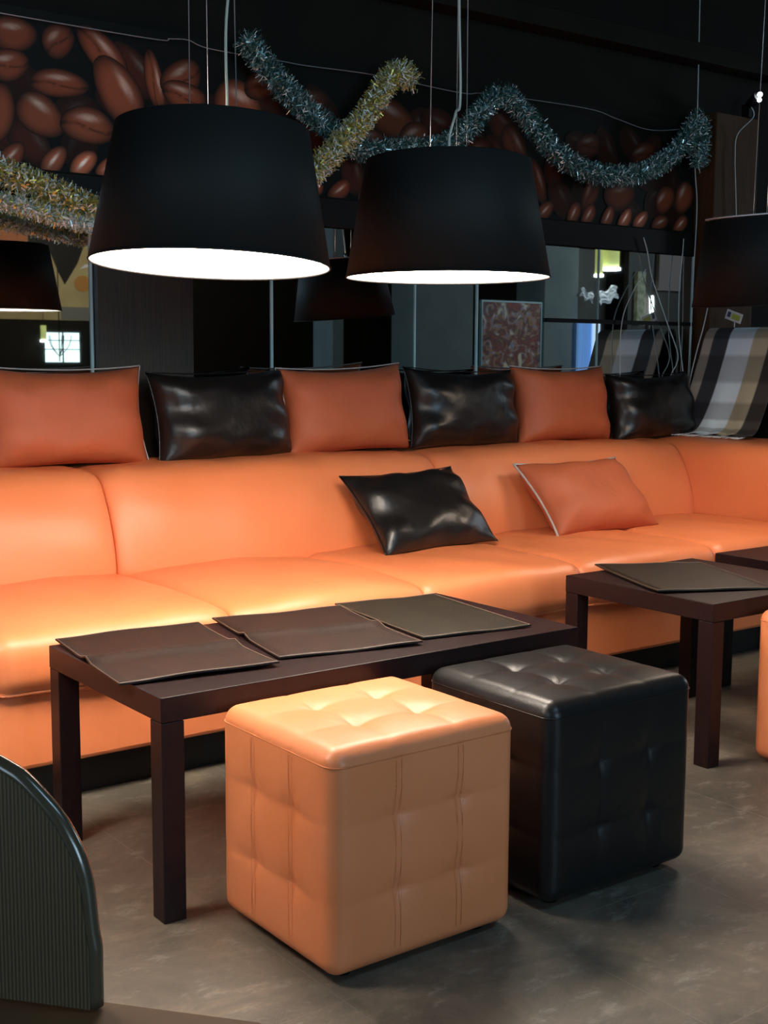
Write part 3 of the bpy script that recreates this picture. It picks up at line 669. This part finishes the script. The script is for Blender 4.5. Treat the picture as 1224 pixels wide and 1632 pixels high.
# ------------------------------------------------------------------ low partition, glass screen, blanket
pt = thing('low_partition', 'low dark partition behind the sofa corner, covered by the checked blanket', 'partition', (0, 0, 0))
obj('panel', B(4.730, 4.772, 3.395, 3.85, 0.0, 1.20, bev=0.003), M['trimblack'], pt)
obj('tag_post', tube(bmesh.new(), [(4.752, 3.70, 1.2003), (4.752, 3.70, 1.295)], 0.003, 8), M['wire'], pt)
def blanket():
    ny, ns = 60, 70; y0, y1 = 3.39, 3.83
    bm = bmesh.new(); cl = bm.verts.layers.float_color.new('print')
    path = spline([(4.80, 0, 0.75), (4.795, 0, 1.0), (4.79, 0, 1.20), (4.752, 0, 1.232), (4.712, 0, 1.20), (4.675, 0, 1.10), (4.62, 0, 0.96), (4.565, 0, 0.85), (4.525, 0, 0.79), (4.485, 0, 0.765), (4.45, 0, 0.760)], 7)
    def smooth_col(y, s):
        # broad stripes down the cloth, crossed by darker bands
        bands = [(-0.01, (0.50, 0.40, 0.33)), (0.13, (0.06, 0.06, 0.07)), (0.33, (0.80, 0.92, 1.0)), (0.62, (0.55, 0.50, 0.36)), (0.82, (0.07, 0.06, 0.055)), (1.02, None)]
        t = (y1 - y) / (y1 - y0)
        c = (0.1, 0.1, 0.1)
        for i in range(len(bands) - 1):
            if bands[i][0] <= t < bands[i + 1][0]: c = bands[i][1]
        k = 1.0 if int(s * 13 + 0.5) % 2 == 0 else 0.6
        return tuple(q * k for q in c)
    G = []; Gb = []
    L = len(path)
    for i, p in enumerate(path):
        s = i / (L - 1); row = []; rb = []
        sp_ = max(0, s - 0.55) / 0.45
        for j in range(ny + 1):
            t = j / ny; y = y0 + (y1 - y0) * t
            yy = y + (0.035 * sp_ ** 2 * (t - 0.3) * 2 if i > 30 else 0)
            fold = 0.006 * math.sin(t * 16 + s * 2) * (0.3 + sp_)
            row.append((Vector((p.x + (fold if s > 0.5 else -fold * 0.3), yy, p.z + abs(fold) * sp_ * 1.2)), smooth_col(y, s)))
        G.append(row)
    vt = [[None] * (ny + 1) for _ in G]; vb = [[None] * (ny + 1) for _ in G]
    for i, row in enumerate(G):
        a = G[max(i - 1, 0)][0][0]; b = G[min(i + 1, L - 1)][0][0]; d = (b - a).normalized(); n = Vector((0, 1, 0)).cross(d).normalized()
        for j, (p, c) in enumerate(row):
            v = bm.verts.new(p); v[cl] = (*c, 1); vt[i][j] = v
            v = bm.verts.new(p + n * 0.003); v[cl] = (*c, 1); vb[i][j] = v
    for i in range(L - 1):
        for j in range(ny):
            f = bm.faces.new((vt[i][j], vt[i][j + 1], vt[i + 1][j + 1], vt[i + 1][j])); f.smooth = True
            f = bm.faces.new((vb[i][j], vb[i + 1][j], vb[i + 1][j + 1], vb[i][j + 1])); f.smooth = True
    for i in range(L - 1):
        for j in (0, ny): bm.faces.new((vt[i][j], vt[i + 1][j], vb[i + 1][j], vb[i][j]))
    for j in range(ny):
        for i in (0, L - 1): bm.faces.new((vt[i][j], vt[i][j + 1], vb[i][j + 1], vb[i][j]))
    bmesh.ops.recalc_face_normals(bm, faces=bm.faces[:])
    t = thing('plaid_blanket', 'checked blue white and beige blanket draped over the partition onto the sofa corner', 'blanket', (0, 0, 0))
    obj('cloth', bm, M['print'], t)
    fr = bmesh.new(); R = random.Random(5)
    for j in range(46):
        y = 3.385 + 0.46 * j / 45; x = 4.445; z = 0.764
        tube(fr, [(x, y, z), (x - 0.012, y + R.uniform(-.006, .006), z - 0.003), (x - 0.035 - R.uniform(0, .015), y + R.uniform(-.012, .012), z - 0.006)], 0.0016, 4)
    obj('fringe', fr, M['paper'], t)
blanket()
tg = thing('paper_tag', 'small white paper tag with yellow and dark print standing just above the blanket', 'sign', (4.746, 3.70, 1.285)); tg.rotation_euler = (math.radians(18), 0, 0)
obj('sheet', B(-0.002, 0.002, -0.045, 0.045, -0.022, 0.022), M['paper'], tg)
pm = bmesh.new()
box(pm, -0.0026, -0.0021, -.036, .010, -.013, .012)
obj('printed_patch', pm, M['paper_y'], tg)
pm = bmesh.new(); box(pm, -0.0026, -0.0021, .018, .036, -.010, .014); obj('printed_patch', pm, M['paper_d'], tg)

# ------------------------------------------------------------------ wooden chair in the left foreground
def chair():
    P0 = Vector((0.4325, 1.2394, 0)); ang = math.atan2(-0.76694, 0.64172)
    t = thing('dining_chair', 'dark wooden chair with a rounded ribbed back, seen close at the lower left corner', 'chair', P0, ang)
    out = [(0.117, 0.434), (0.1168, 0.47), (0.117, 0.496), (0.114, 0.523), (0.110, 0.566), (0.106, 0.585), (0.098, 0.607), (0.084, 0.632), (0.068, 0.651), (0.045, 0.673), (0.030, 0.682), (0.009, 0.691), (-0.03, 0.702), (-0.08, 0.708)]
    cx = -0.12
    out = [(x - 0.0100, z - 0.009 if z > 0.5 else z) for x, z in out]
    full = out + [(2 * cx - x, z) for x, z in out[::-1]]
    # ribbed centre face and polished rim
    th = 0.022
    bm = bmesh.new()
    cen = Vector((cx, 0, 0.55))
    def inset(p, k): return (cx + (p[0] - cx) * (1 - k / abs(p[0] - cx) if abs(p[0] - cx) > k else 0.0), 0.434 + (p[1] - 0.434) * (1 - k * 0.7 / max(0.02, p[1] - 0.434)) if p[1] > 0.45 else p[1])
    n = len(full)
    F = [bm.verts.new((x, -th / 2, z)) for x, z in full]; K = [bm.verts.new((x, th / 2, z)) for x, z in full]
    bm.faces.new(F); bm.faces.new(K[::-1])
    for i in range(n):
        bm.faces.new((F[i], K[i], K[(i + 1) % n], F[(i + 1) % n]))
    bmesh.ops.recalc_face_normals(bm, faces=bm.faces[:])
    obj('backrest', bm, M['chair'], t)
    e = bmesh.new(); tube(e, [(x, 0, z) for x, z in spline([(x, z, 0) for x, z in full], 3) for _ in (0,)] if False else [(p.x, 0, p.y) for p in spline([(x, z, 0) for x, z in full], 3)], 0.0100, 10)
    o = obj('edge_band', e, M['chair_edge'], t); o['label'] = 'glossy rounded edge of the backrest'
    s = B(-0.42, 0.285, -0.42, 0.02, 0.395, 0.43, bev=0.008, seg=3); obj('seat', s, M['chair_seat'], t)
    for (x, y) in ((-0.38, -0.38), (0.21, -0.38), (0.21, -0.04), (-0.38, -0.04)):
        obj('leg', B(x, x + .035, y, y + .035, 0, 0.3945, bev=0.003), M['chair_edge'], t)
chair()

# ------------------------------------------------------------------ the room behind, as the mirror shows it
YB = -1.1
def panel(name, label, cat, x0, x1, y0, y1, z0, z1, m):
    return tag(obj(name, B(x0, x1, y0, y1, z0, z1, bev=0.003), m), label, cat)
struct('trim_6', B(8.67, 9.12, YB - 0.4, YB, 0, ZC - 0.001), M['grey'])
struct('trim_7', B(7.12, 7.76, YB - 0.4, YB, 0, ZC - 0.001), M['grey'])
struct('trim_8', B(6.19, 6.30, YB - 0.3, YB, 0, ZC - 0.001), M['grey'])
def blotch(name, label, cat, x0, x1, y, z0, z1, cols, nx, nz, seed, stand=True, scale=0.25):
    """a painted panel facing the mirror wall, blotchy procedural picture"""
    m = bpy.data.materials.new(name + '_paint'); m.use_nodes = True; nt = m.node_tree; b = nt.nodes['Principled BSDF']
    tc = nt.nodes.new('ShaderNodeTexCoord'); n = nt.nodes.new('ShaderNodeTexNoise'); n.inputs['Scale'].default_value = nx; n.inputs['Detail'].default_value = 4; n.inputs['Distortion'].default_value = 2.0
    nt.links.new(tc.outputs['Object'], n.inputs['Vector']); r = nt.nodes.new('ShaderNodeValToRGB')
    while len(r.color_ramp.elements) < len(cols): r.color_ramp.elements.new(0.5)
    for i, c in enumerate(cols): r.color_ramp.elements[i].position = 0.33 + 0.34 * i / (len(cols) - 1); r.color_ramp.elements[i].color = (*c, 1)
    nt.links.new(n.outputs[0], r.inputs[0]); nt.links.new(r.outputs[0], b.inputs['Base Color']); b.inputs['Roughness'].default_value = 0.6
    t = thing(name, label, cat, (0, 0, 0))
    obj('canvas', B(x0, x1, y - 0.02, y, z0, z1), m, t)
    f = bmesh.new(); k = 0.015
    box(f, x0 - k, x1 + k, y - 0.03, y + 0.005, z0 - k, z0); box(f, x0 - k, x1 + k, y - 0.03, y + 0.005, z1, z1 + k)
    box(f, x0 - k, x0, y - 0.03, y + 0.005, z0, z1); box(f, x1, x1 + k, y - 0.03, y + 0.005, z0, z1)
    obj('frame', f, M['mirror_edge'], t)
    if stand: obj('stand', B((x0 + x1) / 2 - .15, (x0 + x1) / 2 + .15, y - 0.10, y - 0.03, 0, z1 - .1), M['trimblack'], t)
    return t
blotch('picture_panel', 'tall blotchy red brown and violet picture reflected in the mirror above the orange pillow', 'picture', 7.86, 8.60, YB + 0.02, 0.70, 1.61, [(0.02, 0.012, 0.02), (0.42, 0.06, 0.02), (0.05, 0.03, 0.05), (0.50, 0.20, 0.05), (0.24, 0.22, 0.38), (0.85, 0.7, 0.42)], 6.5, 6, 3)
# cup poster on the far wall
t = thing('cafe_poster', 'cream poster of an orange cup reflected at the left end of the mirror', 'poster', (0, 0, 0))
obj('sheet', B(4.45, 6.05, Y0 + 0.002, Y0 + 0.02, 1.46, 2.75), mat('cream_print', (0.46, 0.38, 0.18), 0.7, var=(3, 0.8, (0.34, 0.25, 0.11))), t)
def patch(name, pts, m, dy=0.0):
    q = bmesh.new(); y = Y0 + 0.0205 + dy
    a = [q.verts.new((x, y, z)) for x, z in pts]; b2 = [q.verts.new((x, y + 0.002, z)) for x, z in pts]
    q.faces.new(a); q.faces.new(b2[::-1])
    for i in range(len(pts)): q.faces.new((a[i], b2[i], b2[(i + 1) % len(pts)], a[(i + 1) % len(pts)]))
    bmesh.ops.recalc_face_normals(q, faces=q.faces[:]); return obj(name, q, m, t)
patch('dark_area', [(5.04, 2.38), (5.76, 2.39), (5.66, 2.26), (5.58, 2.06), (5.43, 1.83), (5.36, 1.96), (5.28, 2.15), (5.04, 1.95)], M['trimblack'])
patch('red_area', [(4.45, 2.22), (5.04, 2.26), (5.03, 2.42), (4.85, 2.40), (4.7, 2.50), (4.45, 2.44)], mat('red_print', (0.42, 0.14, 0.05), 0.7))
patch('printed_cup', [(5.63 + 0.095 * math.cos(k * PI / 10), 1.85 + 0.085 * math.sin(k * PI / 10)) for k in range(20)], mat('orange_print', (0.42, 0.19, 0.03), 0.6), 0.003)
patch('printed_saucer', [(5.60, 2.00), (5.66, 2.05), (5.80, 2.07), (5.80, 2.045), (5.68, 2.02)], M['paper'], 0.003)
patch('printed_foot', [(5.38, 1.465), (6.04, 1.465), (6.04, 1.60), (5.38, 1.60)], mat('grey_print', (0.16, 0.16, 0.14), 0.6))
t = thing('chandelier', 'dark curved arm chandelier in front of the small bright window', 'chandelier', (5.113, -4.40, 0))
obj('stem', tube(bmesh.new(), [(0, 0, 1.03), (0, 0, ZC)], 0.006, 8), M['trimblack'], t)
for k in range(5):
    a_ = 2 * PI * k / 5 + 0.3; p = [(0, 0, 1.08), (.05 * math.cos(a_), .05 * math.sin(a_), 1.13), (.10 * math.cos(a_), .10 * math.sin(a_), 1.20), (.12 * math.cos(a_), .12 * math.sin(a_), 1.29)]
    obj('arm', tube(bmesh.new(), spline(p, 5), 0.004, 6), M['trimblack'], t)
# far pendant lamps, fluorescent tube, curtain, posters, flyers
yshade = mat('yellow_green_lit_shade', (0.5, 0.55, 0.2), 0.6, emit=(0.62, 0.68, 0.22), estr=0.55)
ybulb = mat('far_bulb', (1, 1, 1), 0.5, emit=(0.9, 1.0, 0.98), estr=9)
for (x, z, r, lb) in ((9.30, 1.915, 0.040, 'narrow yellow green pendant lamp reflected at the top of the mirror'), (9.458, 1.985, 0.090, 'wider yellow green pendant lamp reflected at the top of the mirror')):
    t = thing('cylinder_lamp', lb, 'lamp', (x, YB + 0.1, z), 0, 'yellow green pendant lamps in the reflected room')
    q = bmesh.new(); lathe(q, [(r, 0.0), (r, 0.50), (r - .006, 0.50), (r - .006, 0.0)], 32, closed=True); obj('shade', q, yshade, t)
    q = bmesh.new(); lathe(q, [(r * 1.15, -0.025), (0.001, -0.03), (0.001, 0.01), (r * 1.15, 0.0)], 32, closed=True); obj('diffuser', q, ybulb, t)
    obj('cord', tube(bmesh.new(), [(0, 0, 0.0), (0, 0, ZC - z)], 0.004, 6), M['trimblack'], t)
t = thing('cylinder_lamp', 'small yellow lamp reflected just left of the small bright window', 'lamp', (5.15, -4.9, 1.25))
q = bmesh.new(); lathe(q, [(0.03, 0.0), (0.03, 0.15), (0.026, 0.15), (0.026, 0.0)], 24, closed=True); obj('shade', q, yshade, t)
q = bmesh.new(); lathe(q, [(0.034, -0.02), (0.001, -0.022), (0.001, 0.004), (0.034, 0.0)], 24, closed=True); obj('diffuser', q, ybulb, t)
obj('cord', tube(bmesh.new(), [(0, 0, 0.0), (0, 0, ZC - 1.25)], 0.003, 6), M['trimblack'], t)
t = thing('tube_light', 'bright upright tube light reflected behind the hanging cables', 'lamp', (10.21, YB, 0))
obj('tube', tube(bmesh.new(), [(0, 0, 1.50), (-0.02, 0, 1.74)], 0.022, 12), ybulb, t)
obj('stand', tube(bmesh.new(), [(0, 0, 0), (0, 0, 1.49)], 0.018, 12), M['trimblack'], t)
t = thing('window_curtain', 'pale blue curtain panel reflected left of the reflected blanket', 'curtain', (0, 0, 0))
cu = bmesh.new()
prev = None
for k in range(41):
    x = 9.08 + 0.26 * k / 40; y = YB + 0.04 + 0.015 * math.sin(k * 1.2)
    cur = (cu.verts.new((x, y, 0.0)), cu.verts.new((x, y, 1.45)), cu.verts.new((x, y - 0.006, 1.45)), cu.verts.new((x, y - 0.006, 0)))
    if prev:
        for a in range(4): cu.faces.new((prev[a], cur[a], cur[(a + 1) % 4], prev[(a + 1) % 4]))
    prev = cur
bmesh.ops.recalc_face_normals(cu, faces=cu.faces[:])
obj('drape', cu, mat('glowing_blue_cloth', (0.25, 0.42, 0.70), 0.8, emit=(0.20, 0.42, 0.80), estr=0.5), t)  # emission stands in for daylight coming through the cloth
obj('white_edge', B(9.26, 9.36, YB + 0.065, YB + 0.08, 0.0, 1.44), mat('glowing_white_cloth', (0.7, 0.8, 0.95), 0.8, emit=(0.55, 0.78, 1.0), estr=0.9), t)  # glow set into the cloth in place of daylight
panel('wall_board', 'dull pinkish brown board reflected at the right end of the mirror', 'board', 10.30, 10.85, YB - 0.05, YB, 1.80, 2.20, mat('pinkish_board', (0.16, 0.12, 0.11), 0.7))
panel('wall_board', 'narrow beige board with light patches reflected beside the tube light', 'board', 9.98, 10.10, YB - 0.05, YB, 1.45, 1.98, mat('beige_board', (0.42, 0.42, 0.28), 0.7, var=(20, 1.0, (0.18, 0.17, 0.10))))
struct('trim_9', B(9.9, 10.95, YB - 0.12, YB - 0.055, 0, ZC - .001), M['panelwood'])
for (x, z, a, wd, hg, lb) in ((9.22, 1.71, 0.3, 0.18, 0.085, 'crumpled white paper flyer reflected under the narrow yellow lamp'), (9.52, 1.72, -0.35, 0.26, 0.13, 'pale lilac paper flyer reflected under the wider yellow lamp')):
    R = random.Random(int(x * 100)); q = bmesh.new(); n = 8
    g_ = [[q.verts.new(((i / n - .5) * wd * (1 + .1 * math.sin(j)), 0.02 * R.random(), (j / n - .5) * hg + 0.02 * math.sin(i * 1.3))) for i in range(n + 1)] for j in range(n + 1)]
    for j in range(n):
        for i in range(n): q.faces.new((g_[j][i], g_[j][i + 1], g_[j + 1][i + 1], g_[j + 1][i]))
    rr = bmesh.ops.extrude_face_region(q, geom=q.faces[:])
    for v_ in [e_ for e_ in rr['geom'] if isinstance(e_, bmesh.types.BMVert)]: v_.co.y -= 0.002
    o = obj('paper_flyer', q, M['paper']); o.location = (x, YB + 0.02, z); o.rotation_euler = (0, a, 0); tag(o, lb, 'flyer')
struct('trim_10', B(9.12, 9.85, YB - 0.36, YB - 0.32, 0, 2.2), M['panelwood'])
